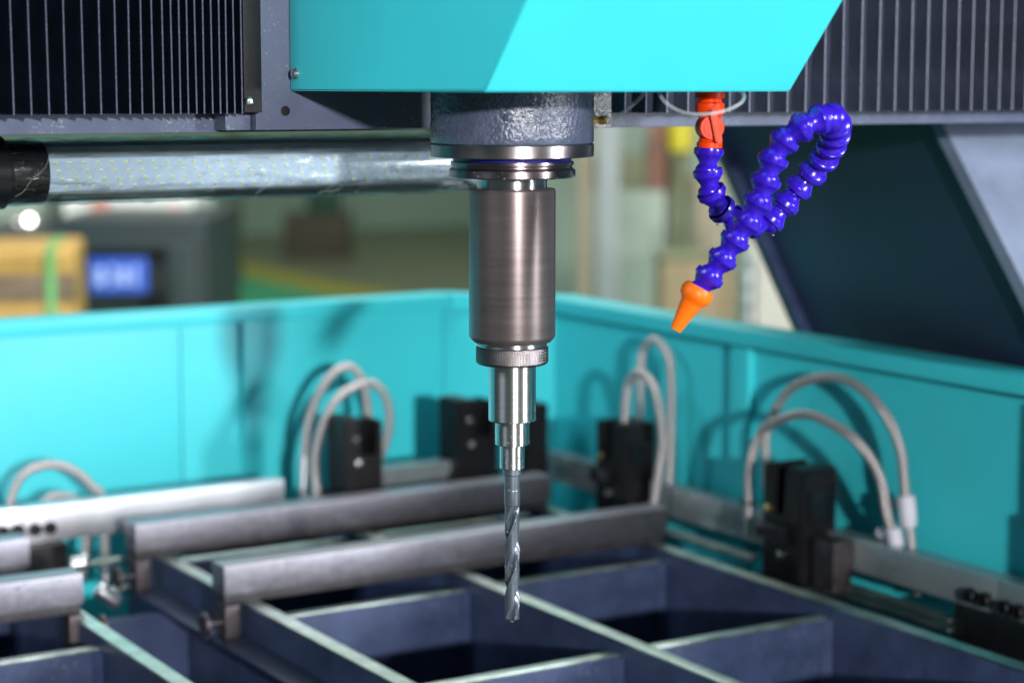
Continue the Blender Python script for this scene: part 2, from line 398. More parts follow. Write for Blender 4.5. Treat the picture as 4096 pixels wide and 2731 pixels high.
# ---- bed: welded plate grids
def bed(name, label, xs, y0, y1, cross, x0, x1):
    t = thing(name, label, 'machine bed', ((x0 + x1) / 2, .4, FZ + .34))
    for x in xs:
        p = box('rib_plate', 'slate', t, x - .007, x + .007, y0, y1, FZ + .34, -.5435, .001)
        box('top_edge', 'edge', p, x - .0085, x + .0085, y0, y1, -.5435, -.5405, .0008)
    for i in range(len(xs) - 1):
        for y in cross:
            p = box('cross_plate', 'slate', t, xs[i] + .0075, xs[i + 1] - .0075, y - .006, y + .006, -.76, -.5575, .001)
            box('top_edge', 'edge', p, xs[i] + .0078, xs[i + 1] - .0078, y - .0068, y + .0068, -.5575, -.5545, .0008)
            bm = bmesh.new()
            prism(bm, [(xs[i + 1] - .0078, y - .0066), (xs[i + 1] - .016, y - .0066), (xs[i + 1] - .0078, y - .015)], 2, -.74, -.5565)
            obj('weld_bead', bm, 'slate', p)
    return t
XS = [.062, .318, .585]
tb = bed('bed_grid', 'slate blue plate grid of the bed below the drill', XS, -.25, .985, [.012, .312, .612, .905], .05, .60)
tl = bed('bed_grid', 'slate blue plate grid of the bed in the lower left corner', [-.62, -.368, -.112], -.25, .985, [.012, .30, .60, .905], -.37, -.10)
box('side_flange', 'leg_paint', tb, .020, .0545, -.25, .640, -.583, -.577, .001)
box('side_flange', 'leg_paint', tb, .020, .0545, .66, .88, -.583, -.577, .001)
box('gap_plate', 'slate', tb, -.1045, .0545, .792, .804, -.95, -.585, .001)
box('gap_plate', 'slate', tb, -.1045, .0545, .40, .412, -.95, -.70, .001)

# ---- steel support bars
def bar(label, x0, x1, y, z, left_end, right_end):
    t = thing('support_bar', label, 'steel bar', ((x0 + x1) / 2, y, z - .06), 'steel bars lying across the bed')
    box('bar', 'steel', t, x0, x1, y, y + .034, z - .0315, z, .0012)
    box('lower_flange', 'flange_shade', t, x0 + .002, x1 - .002, y + .005, y + .03, z - .0420, z - .0318, .001)
    for e, s in ((left_end, -1), (right_end, 1)):
        if not e: continue
        xe = x0 if s < 0 else x1
        box('end_bracket', 'steel_dark', t, min(xe, xe - s * .016), max(xe, xe - s * .016), y - .002, y + .022, z - .078, z - .0423, .001)
        p = turned('pin', 'steel_dark', t, [(0, .0030), (.018, .0030)], 14, (xe, y + .005, z - .060), (s, 0, 0))
        turned('knob', 'steel_dark', p, [(.018, .011), (.0188, .0125), (.023, .0125), (.024, .011)], 24, (xe, y + .005, z - .060), (s, 0, 0))
    return t
bar('long steel bar crossing the bed just behind the drill tip', .030, .602, .628, -.4985, True, False)
bar('long steel bar further back, parallel to the one behind the drill', .024, .590, .870, -.4985, True, False)
bar('bright steel bar end at the lower left edge, with a round knob', -.62, -.112, .660, -.494, False, True)
bar('short bright bar end at the left edge under the bolted rail', -.62, -.101, .868, -.4985, False, False)

# ---- clamp rails with bolts
def bolt(bm_parent, p, axis):
    o = turned('bolt', 'black', bm_parent, [(0, .0078), (.006, .0078), (.0072, .0068), (.0072, .0042), (.003, .0040), (.003, 0)], 20, p, axis)
    return o
t = thing('clamp_rail', 'bright aluminium rail with socket bolts along the left wall', 'rail', (.1, 1.01, -.536))
a = box('rail_piece', 'alu', t, -.62, -.0675, 1.0, 1.026, -.536, -.4925, .0012)
b2 = box('rail_piece', 'alu', t, -.0660, .272, 1.0, 1.026, -.536, -.4930, .0012)
for x in (-.0920, -.0735): bolt(a, (x, 1.0, -.5175), (0, -1, 0))
for x in (-.0530, -.0345): bolt(b2, (x, 1.0, -.519), (0, -1, 0))
box('rail_piece', 'alu_side', t, .412, .515, 1.0, 1.026, -.524, -.4925, .0012)
box('rail_foot', 'black', t, -.085, -.018, .985, 1.02, -.62, -.5365, .002)
box('rail_foot', 'steel_dark', t, .15, .60, 1.004, 1.04, -.62, -.545, .002)
t = thing('clamp_rail', 'dull metal rail with black socket bolts along the right wall', 'rail', (.69, .4, -.536))
a = box('rail_piece', 'alu_side', t, .680, .704, .1646, .43, -.534, -.4965, .0012)
b2 = box('rail_piece', 'alu_side', t, .680, .704, -.10, .1634, -.534, -.4965, .0012)
box('rail_piece', 'alu_side', t, .680, .704, .53, .775, -.537, -.4985, .0012)
box('rail_piece', 'alu_side', t, .680, .704, .84, 1.03, -.537, -.4985, .0012)
for y in (.200, .1785): bolt(a, (.680, y, -.5215), (-1, 0, 0))
for y in (.151, .131): bolt(b2, (.680, y, -.5235), (-1, 0, 0))
box('under_flange', 'edge', t, .645, .664, .53, .70, -.549, -.545, .0008)
box('under_flange', 'edge', t, .672, .690, .225, .50, -.566, -.562, .0008)
box('under_flange', 'edge', t, .672, .690, .225, .50, -.556, -.552, .0008)
box('rail_foot', 'black', t, .676, .720, -.10, .221, -.64, -.5345, .002)

# ---- clamps: black slotted blocks
def clamp_x(label, x, y0, y1, z0, z1, depth=.052):
    t = thing('clamp_block', label, 'clamp', (x + depth / 2, (y0 + y1) / 2, z0), 'black clamp blocks on the rails')
    bm = bmesh.new(); w = y1 - y0; a0, a1 = y0 + .42 * w, y0 + .72 * w; zs = z0 + .55 * (z1 - z0)
    prism(bm, [(y0, z0), (y1, z0), (y1, z1 - .003), (a1 + .002, z1 + .001), (a1, zs), (a0, zs), (a0, z1), (y0, z1 - .001)], 0, x, x + depth)
    bmesh.ops.bevel(bm, geom=list(bm.edges), offset=.0020, segments=2, affect='EDGES')
    obj('body', bm, 'black', t, True, 30)
    box('slot_back', 'black_gloss', t, x + .030, x + .049, a0 - .002, a1 + .002, zs - .002, z1 - .004, .0005)
    box('jaw', 'black_gloss', t, x - .012, x - .0003, a0 - .006, y1 - .004, z0 + .33 * (z1 - z0), z0 + .50 * (z1 - z0), .001)
    turned('screw', 'screw', t, [(0, .005), (.003, .005), (.0036, .004)], 16, (x, (a0 + a1) / 2 - .004, z0 + .22 * (z1 - z0)), (-1, 0, 0))
    turned('screw', 'brass', t, [(0, .0055), (.003, .0055), (.0036, .004)], 16, (x, y1 - .012, z0 + .60 * (z1 - z0)), (-1, 0, 0))
    for q in (.16, .40):
        turned('screw', 'black_gloss', t, [(0, .0042), (.003, .0042), (.0032, .0026), (.0012, .0024), (.0012, 0)], 16, (x + depth * .5, y0, z0 + q * (z1 - z0)), (0, -1, 0))
    box('side_plate', 'black_gloss', t, x + .010, x + depth - .008, y0 - .003, y0 - .0002, z0 + .55 * (z1 - z0), z0 + .80 * (z1 - z0), .0008)
    box('base', 'black', t, x - .002, x + depth + .012, y0 - .006, y1 + .004, z0 - .05, z0 - .0005, .001)
    return t
c = clamp_x('large black clamp block under the right hose arches', .640, .428, .497, -.556, -.424)
box('side_base', 'steel_dark', c, .652, .678, .385, .4215, -.556, -.500, .001)
clamp_x('black clamp block beside the narrow hose pair right of the drill', .640, .781, .841, -.542, -.424)
def clamp_y(label, y, x0, x1, z0, z1, depth=.05):
    t = thing('clamp_block', label, 'clamp', ((x0 + x1) / 2, y + depth / 2, z0), 'black clamp blocks on the rails')
    bm = bmesh.new(); w = x1 - x0; a0, a1 = x0 + .40 * w, x0 + .86 * w; zs = z0 + .45 * (z1 - z0)
    prism(bm, [(x0, z0), (x1, z0), (x1, z1 - .006), (a1, z1 - .004), (a1, zs), (a0, zs), (a0, z1), (x0, z1)], 1, y, y + depth)
    bmesh.ops.bevel(bm, geom=list(bm.edges), offset=.0020, segments=2, affect='EDGES')
    obj('body', bm, 'black', t, True, 30)
    box('slot_back', 'black_gloss', t, a0 - .002, a1 + .002, y + .03, y + .047, zs - .002, z1 - .006, .0005)
    turned('screw', 'screw', t, [(0, .0045), (.003, .0045), (.0036, .003)], 16, (x0 + .36 * w, y, z0 + .38 * (z1 - z0)), (0, -1, 0))
    turned('screw', 'screw', t, [(0, .0040), (.003, .0040), (.0036, .003)], 16, (x0 + .30 * w, y, z0 + .72 * (z1 - z0)), (0, -1, 0))
    box('base', 'black', t, x0 - .006, x1 + .004, y - .003, y + depth + .006, z0 - .05, z0 - .0005, .001)
    return t
clamp_y('black clamp block in front of the left hose pair', .970, .342, .398, -.512, -.418)
clamp_y('plain black clamp block at the tray corner directly behind the drill shank', .985, .516, .580, -.508, -.410)
bm = bmesh.new(); prism(bm, [(.628, .985), (.66, .985), (.66, 1.03), (.628, 1.03)], 2, -.56, -.425)
bmesh.ops.bevel(bm, geom=list(bm.edges), offset=.002, segments=1, affect='EDGES')
tag(obj('stop_block', bm, 'black'), 'narrow black block standing right behind the drill shank in the corner', 'block')

# ---- braided hoses
HR = .0056
def hose(label, pts, fit=None, wrap=None):
    t = thing('braided_hose', label, 'hose', pts[0], 'braided steel hoses in arches')
    tube('hose', 'braid', t, pts, HR, 18, 12)
    return t
def ferrule(t, p, d, l=.03, material='alu', r=.0078):
    turned('ferrule', material, t, [(0, r), (l * .6, r), (l * .62, r * .85), (l, r * .85)], 20, p, d)
h = hose('taller outer hose arch at the right, wrapped in white tape', [(.697, .560, -.475), (.697, .5619, -.4416), (.697, .5627, -.4076), (.697, .5456, -.3765), (.697, .5137, -.3454), (.697, .4555, -.3265), (.697, .4036, -.3299), (.697, .3584, -.3541), (.697, .3313, -.3906), (.698, .3235, -.4334), (.706, .3180, -.5041), (.714, .3150, -.55)])
tp = turned('tape_wrap', 'white_plastic', h, [(0, .0085), (.002, .0098), (.016, .0102), (.030, .0094), (.034, .0084)], 20, (.6985, .3230, -.4400), (.08, -.10, -1))
bm = bmesh.new(); prism(bm, [(.333, -.444), (.352, -.454), (.353, -.461), (.334, -.454)], 0, .6985, .7005); obj('tape_flag', bm, 'white_plastic', tp)
h = hose('lower inner hose arch at the right, looping over the large clamp', [(.652, .5375, -.5180), (.655, .5405, -.488), (.66, .5473, -.4488), (.66, .5375, -.4152), (.66, .5132, -.387), (.66, .4506, -.3655), (.66, .3931, -.3715), (.665, .3560, -.3898), (.675, .3390, -.4199), (.690, .3420, -.4640), (.705, .3400, -.505)])
turned('tape_wrap', 'white_plastic', h, [(0, .0075), (.001, .0088), (.022, .0092), (.024, .008)], 20, (.6955, .3395, -.478), (.25, -.1, -1))
turned('tape_wrap', 'white_plastic', h, [(0, .005), (.002, .0064), (.022, .0068), (.024, .006)], 20, (.7000, .3660, -.4890), (0, -1, -.10))
box('clip', 'black', h, .646, .662, .535, .549, -.4835, -.4805, .001)
h = hose('taller hose of the narrow pair right of the drill', [(.700, .7623, -.5247), (.700, .759, -.4396), (.700, .7604, -.3597), (.700, .7692, -.3346), (.700, .797, -.3208), (.700, .8191, -.3345), (.700, .8266, -.3581), (.700, .8295, -.4277), (.690, .8290, -.470)])
ferrule(h, (.7, .7615, -.498), (0, .02, -1), .034)
h = hose('shorter hose of the narrow pair right of the drill', [(.655, .733, -.5246), (.66, .727, -.470), (.66, .7215, -.4281), (.66, .740, -.3735), (.66, .7734, -.3567), (.66, .7953, -.3739), (.66, .8009, -.3909), (.66, .8045, -.4207), (.66, .806, -.450)])
h = hose('rear hose arch of the pair left of the drill', [(.3267, 1.052, -.540), (.3267, 1.06, -.5186), (.3298, 1.06, -.4738), (.3367, 1.06, -.4295), (.3529, 1.06, -.3952), (.3709, 1.06, -.3729), (.3926, 1.06, -.3647), (.4066, 1.06, -.3721), (.418, 1.06, -.3928), (.4203, 1.055, -.4256), (.418, 1.04, -.460)])
ferrule(h, (.329, 1.06, -.478), (-.06, 0, -1), .042)
h = hose('front hose arch of the pair left of the drill', [(.3198, .985, -.545), (.3198, 1.00, -.5287), (.3242, 1.02, -.4847), (.3328, 1.02, -.4411), (.3507, 1.02, -.4074), (.3722, 1.02, -.3898), (.4001, 1.02, -.3817), (.4198, 1.02, -.3895), (.4312, 1.02, -.4106), (.4342, 1.02, -.4357), (.4288, 1.02, -.4608), (.4216, 1.02, -.4781), (.412, 1.015, -.500)])
h = hose('wide hose arch rising behind the rail at the left edge', [(-.0711, 1.05, -.5348), (-.0656, 1.05, -.4965), (-.0551, 1.05, -.4694), (-.0365, 1.05, -.4563), (-.0078, 1.05, -.4544), (.0186, 1.05, -.4667), (.0369, 1.05, -.4854), (.0493, 1.05, -.5009), (.0515, 1.05, -.5519), (.051, 1.05, -.61)])
ferrule(h, (.0508, 1.05, -.575), (0, 0, -1), .034)
h = hose('small low hose arch peeking over the rail at the left edge', [(-.0332, 1.05, -.5231), (-.0233, 1.05, -.499), (-.0068, 1.05, -.4927), (.016, 1.05, -.4995), (.0271, 1.05, -.5191), (.0279, 1.05, -.5492), (.018, 1.045, -.60)])
ferrule(h, (.026, 1.049, -.568), (-.3, 0, -1), .034)

# small pneumatic fittings seen below the left rail
t = thing('pipe_fitting', 'small pale pipe fittings and rods under the left aluminium rail', 'fitting', (.0, .96, -.60))
tube('rod', 'edge', t, [(-.015, .98, -.5640), (.060, .98, -.5640)], .0035, 12, straight=True)
tube('rod', 'edge', t, [(.005, .95, -.5920), (.052, .95, -.5920)], .0035, 12, straight=True)
turned('elbow_fitting', 'alu', t, [(0, .006), (.002, .0085), (.018, .0085), (.020, .006)], 18, (-.018, .98, -.562), (1, -.2, .05))
turned('elbow_fitting', 'alu', t, [(0, .007), (.003, .009), (.026, .009), (.03, .0068)], 18, (-.048, .80, -.548), (.75, -.2, -.65))
t = thing('pipe_fitting', 'shiny pipe fittings beside the base of the left hose pair', 'fitting', (.34, .985, -.545))
turned('elbow_fitting', 'alu', t, [(0, .006), (.002, .009), (.022, .009), (.024, .006)], 18, (.329, .985, -.528), (1, -.1, .25))
turned('union_nut', 'alu', t, [(0, .008), (.012, .009), (.016, .006)], 6, (.305, .992, -.535), (0, 0, 1))

# ================================================================== gantry
t = thing('gantry_beam', 'grey beam running across the top behind the bellows covers', 'beam', (.1, .4, -.034))
box('front_plate', 'grey_paint', t, -1.4, 1.25, .150, .175, -.0345, .45, .0015)
box('beam_body', 'grey_paint', t, -1.4, 1.25, .176, .62, -.015, .45, .002)
# leg: leaning plate column outside the right wall
t = thing('gantry_leg', 'leaning gantry leg at the right with a dark side and pale front', 'machine leg', (.9, .4, FZ))
def lean(y, z): return y + .77 * (z + .0425)
bm = bmesh.new()
def quad_leg(x_near, x_far, yn, yf, z0, z1):
    v = []
    for z in (z0, z1):
        v += [(x_near, lean(yn, z), z), (x_far, lean(yf, z), z)]
    return v
z0, z1 = -.62, -.036
A = [(.760, lean(.356, z), z) for z in (z1, z0)]; Bq = [(.850, lean(.880, z), z) for z in (z1, z0)]
Cq = [(1.25, lean(.880, z), z) for z in (z1, z0)]; Dq = [(1.25, lean(.356, z), z) for z in (z1, z0)]
V = [[bm.verts.new(p) for p in q] for q in (A, Bq, Cq, Dq)]
for i in range(4):
    a, b2 = V[i], V[(i + 1) % 4]; bm.faces.new((a[0], b2[0], b2[1], a[1]))
bm.faces.new([q[0] for q in V]); bm.faces.new([q[1] for q in V][::-1])
obj('side_body', bm, 'leg_paint', t)
bm = bmesh.new()
V = [[bm.verts.new((x, lean(y, z), z)) for z in (z1 + .0005, z0)] for x, y in ((.752, .335), (.752, .3545), (1.26, .3545), (1.26, .335))]
for i in range(4):
    a, b2 = V[i], V[(i + 1) % 4]; bm.faces.new((a[0], b2[0], b2[1], a[1]))
bm.faces.new([q[0] for q in V]); bm.faces.new([q[1] for q in V][::-1])
obj('front_plate', bm, 'leg_light', t)
bm = bmesh.new()
V = [[bm.verts.new((x, lean(y, z), z)) for z in (z1 - .002, z0)] for x, y in ((.832, .868), (.846, .902), (.862, .902), (.852, .868))]
for i in range(4):
    a, b2 = V[i], V[(i + 1) % 4]; bm.faces.new((a[0], b2[0], b2[1], a[1]))
bm.faces.new([q[0] for q in V]); bm.faces.new([q[1] for q in V][::-1])
obj('rear_edge', bm, 'slate', t)
box('foot', 'leg_paint', t, .80, 1.25, -.15, .50, FZ, -.621, .004)

# bellows covers: every pleat is a part
def bellows(label, ridges, zb, yr, yv, end_x, cloth='bellows', lean=.5, sm='seam'):
    t = thing('bellows_cover', label, 'bellows', (sum(ridges) / len(ridges), yv, zb), 'pleated bellows covers on the beam')
    for i, x in enumerate(ridges):
        xp = ridges[i - 1] if i else 2 * ridges[0] - ridges[1]
        xn = ridges[i + 1] if i < len(ridges) - 1 else end_x
        a, b2 = x - (x - xp) * lean, xn - (xn - x) * lean
        bm = bmesh.new(); N = 14; zt = .40; grid = []
        sag = random.uniform(-.0012, .0012); ph = random.uniform(0, 6)
        cols = [(a, yv), (a + (x - a) * .55, yr + (yv - yr) * .52), (x - .0005, yr + .0002), (x + .0005, yr + .0002), (x + (b2 - x) * .45, yr + (yv - yr) * .52), (b2, yv)]
        for k in range(N + 1):
            z = zb + (zt - zb) * (k / N) ** 1.6
            row = []
            for j, (cx, cy) in enumerate(cols):
                wob = math.sin(ph + z * 55 + j) * .0006 * (1 if j in (1, 4) else .25)
                lift = .0025 * max(0, 1 - (z - zb) / .03) if j in (1, 4) else 0
                row.append(bm.verts.new((cx + sag * math.sin(z * 9) * .5, cy + wob + lift, z)))
            grid.append(row)
        for k in range(N):
            for j in range(5): bm.faces.new((grid[k][j], grid[k][j + 1], grid[k + 1][j + 1], grid[k + 1][j]))
        bmesh.ops.solidify(bm, geom=list(bm.faces), thickness=.0006)
        p = obj('pleat', bm, cloth, t, True, 40)
        tube('seam', sm, p, [(x + sag * math.sin(zz * 9) * .5, yr - .0002, zz) for zz in [zb - .0003 + (zt - zb) * (k / 10) ** 1.6 for k in range(11)]], .00065, 8, straight=True)
    return t
RL = [-.3850, -.3720, -.3590, -.3461, -.3335, -.3207, -.3084, -.2950, -.2825, -.2708, -.2607, -.2515, -.2429, -.2349, -.2282, -.2222, -.2161, -.2097, -.2036, -.1971, -.1909, -.1857, -.1795, -.1735]
bl = bellows('black pleated bellows at the upper left, folds closing up to the right', RL, -.0192, .100, .120, -.168)
RRt = [.1706, .1919, .2135, .2353, .2575, .2796, .3011, .3220, .3428, .3632, .3845, .4054, .4266, .4474, .4672, .4864, .5057, .5251, .5436, .5615, .5792, .5971, .6142, .6310, .6475, .6640, .68, .70]
br = bellows('pleated bellows at the upper right behind the blue hose, coloured as brightly lit', RRt, -.0215, .100, .1115, .72, 'bellows_lit', .22, 'seam_lit')
p = box('end_frame', 'black', bl, -.1690, -.1545, .106, .149, -.0190, .40, .0012)
turned('screw', 'screw', p, [(0, .0036), (.0012, .0034), (.0022, .0022), (.0025, 0)], 18, (-.1655, .1058, -.0105), (0, -1, .0))
box('end_angle', 'grey_paint', bl, -.1750, -.1545, .128, .1495, -.0325, -.0195, .0008)

# ---- spindle head
t = thing('spindle_head', 'teal covered spindle head with round cast nose above the drill', 'spindle head', (0, 0, -.0516))
pl = box('carriage_plate', 'grey_paint', t, -.1536, .1536, .120, .1495, -.0325, .40, .0014)
turned('screw_hole', 'black', pl, [(0, .0038), (.0003, .0038), (.0004, .0028)], 20, (-.1292, .1200, -.0181), (0, -1, 0))
bm = bmesh.new()
prism(bm, [(.1195, -.003), (-.1706, -.003), (-.285, .125), (-.285, .40), (.1195, .40)], 0, -.1252, .1252)
bmesh.ops.bevel(bm, geom=list(bm.edges), offset=.0012, segments=2, affect='EDGES')
cv = obj('cover', bm, 'teal', t, True, 30)
turned('screw', 'screw', cv, [(0, .0042), (.001, .0042), (.0030, .0030), (.0036, .0012), (.0036, 0)], 20, (-.1253, .1085, .0100), (-1, 0, 0))
bm = bmesh.new(); rg = lathe(bm, [(-.0413, .0600), (-.040, .0608), (-.034, .0608), (-.028, .0608), (-.022, .0608), (-.016, .0608), (-.010, .0608), (-.0032, .0608)], 160)
for v in bm.verts:
    a = math.atan2(v.co.y, v.co.x); n = math.sin(a * 23 + v.co.z * 300) * .5 + math.sin(a * 41 - v.co.z * 520) * .35
    q = Vector((v.co.x, v.co.y, 0)).normalized() * n * .00022; v.co += q
nose = obj('spindle_nose', bm, 'casting', t, True, 40)
turned('nub', 'casting', nose, [(0, .0034), (.0018, .0032), (.0028, .0018), (.003, 0)], 14, (.0606 * math.cos(R(-124)), .0606 * math.sin(R(-124)), -.0215), (math.cos(R(-124)), math.sin(R(-124)), 0))
turned('nose_ring', 'ring', nose, [(-.0516, .0590), (-.0510, .0608), (-.0425, .0610), (-.0415, .0604)], 96)
turned('seal_ring', 'blue_seal', nose, [(-.0545, .0440), (-.0517, .0445)], 96)
sb = box('silver_block', 'hammered', t, .1030, .1232, .050, .075, -.0317, -.0033, .0008)
bf = turned('brass_fitting', 'brass', t, [(0, .0042), (.009, .0042), (.0105, .0030), (.013, .0026), (.0135, .0036), (.0175, .0036), (.0185, .0022)], 6, (.0475, -.0240, -.0243), (.62, -.78, 0))
# ---- tool: holder, sleeve, drill
t = thing('drill_tool', 'long twist drill in a stepped steel holder hanging from the spindle', 'drill', (0, 0, -.4067))
turned('holder_flange', 'flange', t, [(-.0670, .0445), (-.0662, .0462), (-.0660, .0472), (-.0612, .0472), (-.0605, .0466), (-.0592, .0448), (-.0582, .0448), (-.0574, .0458), (-.0562, .0460), (-.0548, .0458)], 96)
turned('neck', 'chrome', t, [(-.0755, .0262), (-.0671, .0262)], 96)
turned('sleeve', 'sleeve', t, [(-.1906, .0262), (-.1903, .0290), (-.1868, .0322), (-.1855, .0326), (-.0765, .0326), (-.0752, .0318), (-.0750, .0270)], 128)
turned('collar_ring', 'chrome', t, [(-.1938, .0255), (-.1934, .0262), (-.1922, .0262), (-.1918, .0256), (-.1907, .0256)], 96)
# knurled ring: diamond teeth as geometry
bm = bmesh.new(); SEG, ROW = 420, 26; rings = []
prof = [(-.2074, .0245, 0), (-.2068, .0262, 0), (-.2058, .0271, 0)]
prof += [(-.2055 + .0112 * i / ROW, .0273, 1) for i in range(ROW + 1)]
prof += [(-.1942, .0271, 0), (-.1939, .0262, 0)]
for s, r, kn in prof:
    row = []
    for i in range(SEG):
        a = 2 * math.pi * i / SEG; q = 0
        if kn:
            u1 = (a * 84 / (2 * math.pi) + (s + .2) / .0021) % 1; u2 = (a * 84 / (2 * math.pi) - (s + .2) / .0021) % 1
            q = min(abs(u1 - .5), abs(u2 - .5)) * 2 * .0007 - .0004
        row.append(bm.verts.new(((r + q) * math.cos(a), (r + q) * math.sin(a), s)))
    rings.append(row)
for a, b2 in zip(rings, rings[1:]):
    for i in range(SEG): bm.faces.new((a[i], a[(i + 1) % SEG], b2[(i + 1) % SEG], b2[i]))
bm.faces.new(rings[0]); bm.faces.new(rings[-1][::-1])
obj('knurled_ring', bm, 'knurl', t, True, 60)
turned('shank_step', 'chrome', t, [(-.2507, .0172), (-.2498, .0180), (-.2076, .0180)], 96)
turned('shank_step', 'chrome', t, [(-.2692, .0122), (-.2686, .0130), (-.2508, .0130)], 80)
turned('shank_step', 'chrome', t, [(-.2876, .0088), (-.2870, .0095), (-.2693, .0095)], 72)
# drill bit with two helical flutes
bm = bmesh.new()
ZT, Z1, Z2 = -.4067, -.3155, -.2877
SEG = 120; rings = []
def section(a, z, rad, depth):
    """radius at polar angle a for a two-flute twist drill"""
    tw = (z - ZT) * 2 * math.pi / .0760 + 1.1
    b = (a - tw) % math.pi                       # two-fold symmetry
    # land over b in [0, 1.45]; flute over the rest
    if b < .28: f = rad
    elif b < 1.80: f = rad * .955
    else:
        u = (b - 1.80) / (math.pi - 1.80)
        f = rad * (1 - .72 * depth * math.sin(math.pi * min(1, u)) ** .75)
    if depth < .02: f = rad
    return f
zs = []
NZ = 150
for i in range(NZ + 1):
    z = Z1 + (ZT + .0022 - Z1) * i / NZ
    zs.append((z, .00585, min(1, i / 16)))
pre = [(Z2, .0070), (-.2920, .0070), (-.2928, .0060), (-.3035, .0058), (-.3040, .0061), (-.3045, .0061), (-.3155, .0060)]
for z, r in pre:
    rings.append([bm.verts.new((r * math.cos(2 * math.pi * i / SEG), r * math.sin(2 * math.pi * i / SEG), z)) for i in range(SEG)])
for z, r, dp in zs[1:]:
    rings.append([bm.verts.new((section(2 * math.pi * i / SEG, z, r, dp) * math.cos(2 * math.pi * i / SEG), section(2 * math.pi * i / SEG, z, r, dp) * math.sin(2 * math.pi * i / SEG), z)) for i in range(SEG)])
lastz = zs[-1][0]
for fct in (.6, .25):
    row = []
    for i in range(SEG):
        a = 2 * math.pi * i / SEG; r = section(a, lastz, .00585, 1)
        row.append(bm.verts.new((r * fct * math.cos(a), r * fct * math.sin(a), lastz - (1 - fct) * .0023)))
    rings.append(row)
tipv = bm.verts.new((0, 0, ZT - .0002))
for a, b2 in zip(rings, rings[1:]):
    for i in range(SEG): bm.faces.new((a[i], a[(i + 1) % SEG], b2[(i + 1) % SEG], b2[i]))
for i in range(SEG): bm.faces.new((rings[-1][i], rings[-1][(i + 1) % SEG], tipv))
bm.faces.new(rings[0])
obj('drill_bit', bm, 'drill', t, True, 32)

# ---- blue segmented coolant hose
t = thing('coolant_hose', 'blue segmented coolant hose looping to an orange nozzle, below an orange valve', 'coolant hose', (.0995, -.1109, -.04))
LOC = [(.0995, -.1109, -.0438), (.0991, -.1106, -.0548), (.0984, -.1102, -.0665), (.1047, -.1105, -.0802), (.1155, -.1113, -.0923), (.1354, -.1117, -.1003), (.153, -.1166, -.098), (.1616, -.1219, -.0861), (.17, -.1269, -.0733), (.1759, -.1364, -.0622), (.1768, -.1487, -.0504), (.1716, -.1631, -.0389), (.1604, -.1797, -.0276), (.1448, -.1912, -.0206), (.1266, -.1942, -.024), (.1148, -.187, -.0309), (.106, -.1816, -.0427), (.101, -.1786, -.0578), (.0971, -.1761, -.073), (.091, -.1725, -.0891), (.0826, -.1673, -.1037), (.075, -.1627, -.1175), (.0668, -.1577, -.1309), (.0594, -.1531, -.142)]
path = catmull(LOC, 30)
PITCHL = .0152
cum = [0]
for a, b2 in zip(path, path[1:]): cum.append(cum[-1] + (b2 - a).length)
def at_len(s):
    for i in range(len(cum) - 1):
        if cum[i + 1] >= s:
            f = (s - cum[i]) / max(1e-9, cum[i + 1] - cum[i]); return path[i].lerp(path[i + 1], f)
    return path[-1]
nseg = round(cum[-1] / PITCHL); PITCHL = cum[-1] / nseg
SEGP = [(.0020, .0086), (.0002, .0096), (0, .0102), (.0004, .0108), (.0040, .0110), (.0048, .0107), (.0052, .0100), (.0102, .0068), (.0116, .0066), (.0126, .0076), (.0140, .0086), (.0156, .0090), (.0172, .0087), (.0190, .0072)]
for i in range(nseg):
    p0, p1 = at_len(i * PITCHL), at_len((i + 1) * PITCHL)
    d = (p1 - p0).normalized()
    sc = PITCHL / .0152
    bm = bmesh.new(); lathe(bm, [(s * sc, r) for s, r in SEGP], 36, p0, d)
    obj('hose_segment', bm, 'blue', t, True, 30)
ne = Vector((.0604, -.1537, -.1400)); nd = Vector((.0462, -.1451, -.1695)) - ne; nl = nd.length
turned('nozzle', 'orange', t, [(-.0005, .0085), (-.0010, .0098), (.0015, .0113), (.0050, .0117), (.0085, .0108), (.0105, .0085), (.0125, .0076), (nl, .0040), (nl + .0002, .0028), (nl - .004, .0026)], 40, ne, nd, 40)
vz = (.0997, -.1110)
vb = turned('valve_body', 'orange_red', t, [(-.0440, .0080), (-.0438, .0092), (-.0400, .0092), (-.0385, .0078), (-.0350, .0070), (-.0235, .0072), (-.0205, .0090), (-.0190, .0104), (-.0120, .0104), (-.0108, .0085), (-.0085, .0080), (-.0078, .0106), (-.0035, .0106)], 40, (vz[0], vz[1], 0), (0, 0, 1), 35)
vd = Vector((-.42, -.90, 0)).normalized()
turned('valve_barrel', 'orange_red', vb, [(-.0098, .0078), (-.0090, .0090), (.0085, .0090), (.0092, .0084), (.0092, .0062), (.0100, .0062), (.0100, 0)], 32, (vz[0], vz[1], -.0290), vd, 35)
hc = Vector((vz[0], vz[1], -.0290)) + vd * .0100
ud = Vector((vd.y * -1, vd.x, 0)); 
bm = bmesh.new()
up2 = (Vector((0, 0, 1)) - ud * .22).normalized(); sd = up2.cross(vd).normalized()
vs = []
for o in (0, .0042):
    for s, w in ((.0125, .0015), (.0110, .0026), (-.0100, .0026), (-.0120, .0015)):
        vs.append([bm.verts.new(hc + vd * o + up2 * s + sd * w * q + sd * .002) for q in (-1, 1)])
for k in (0, 4):
    for i in range(3): bm.faces.new((vs[k + i][0], vs[k + i][1], vs[k + i + 1][1], vs[k + i + 1][0]))
for i in range(3):
    for q in (0, 1): bm.faces.new((vs[i][q], vs[i + 1][q], vs[4 + i + 1][q], vs[4 + i][q]))
for i in (0, 3): bm.faces.new((vs[i][0], vs[i][1], vs[4 + i][1], vs[4 + i][0]))
bmesh.ops.recalc_face_normals(bm, faces=bm.faces)
bmesh.ops.bevel(bm, geom=list(bm.edges), offset=.0007, segments=2, affect='EDGES')
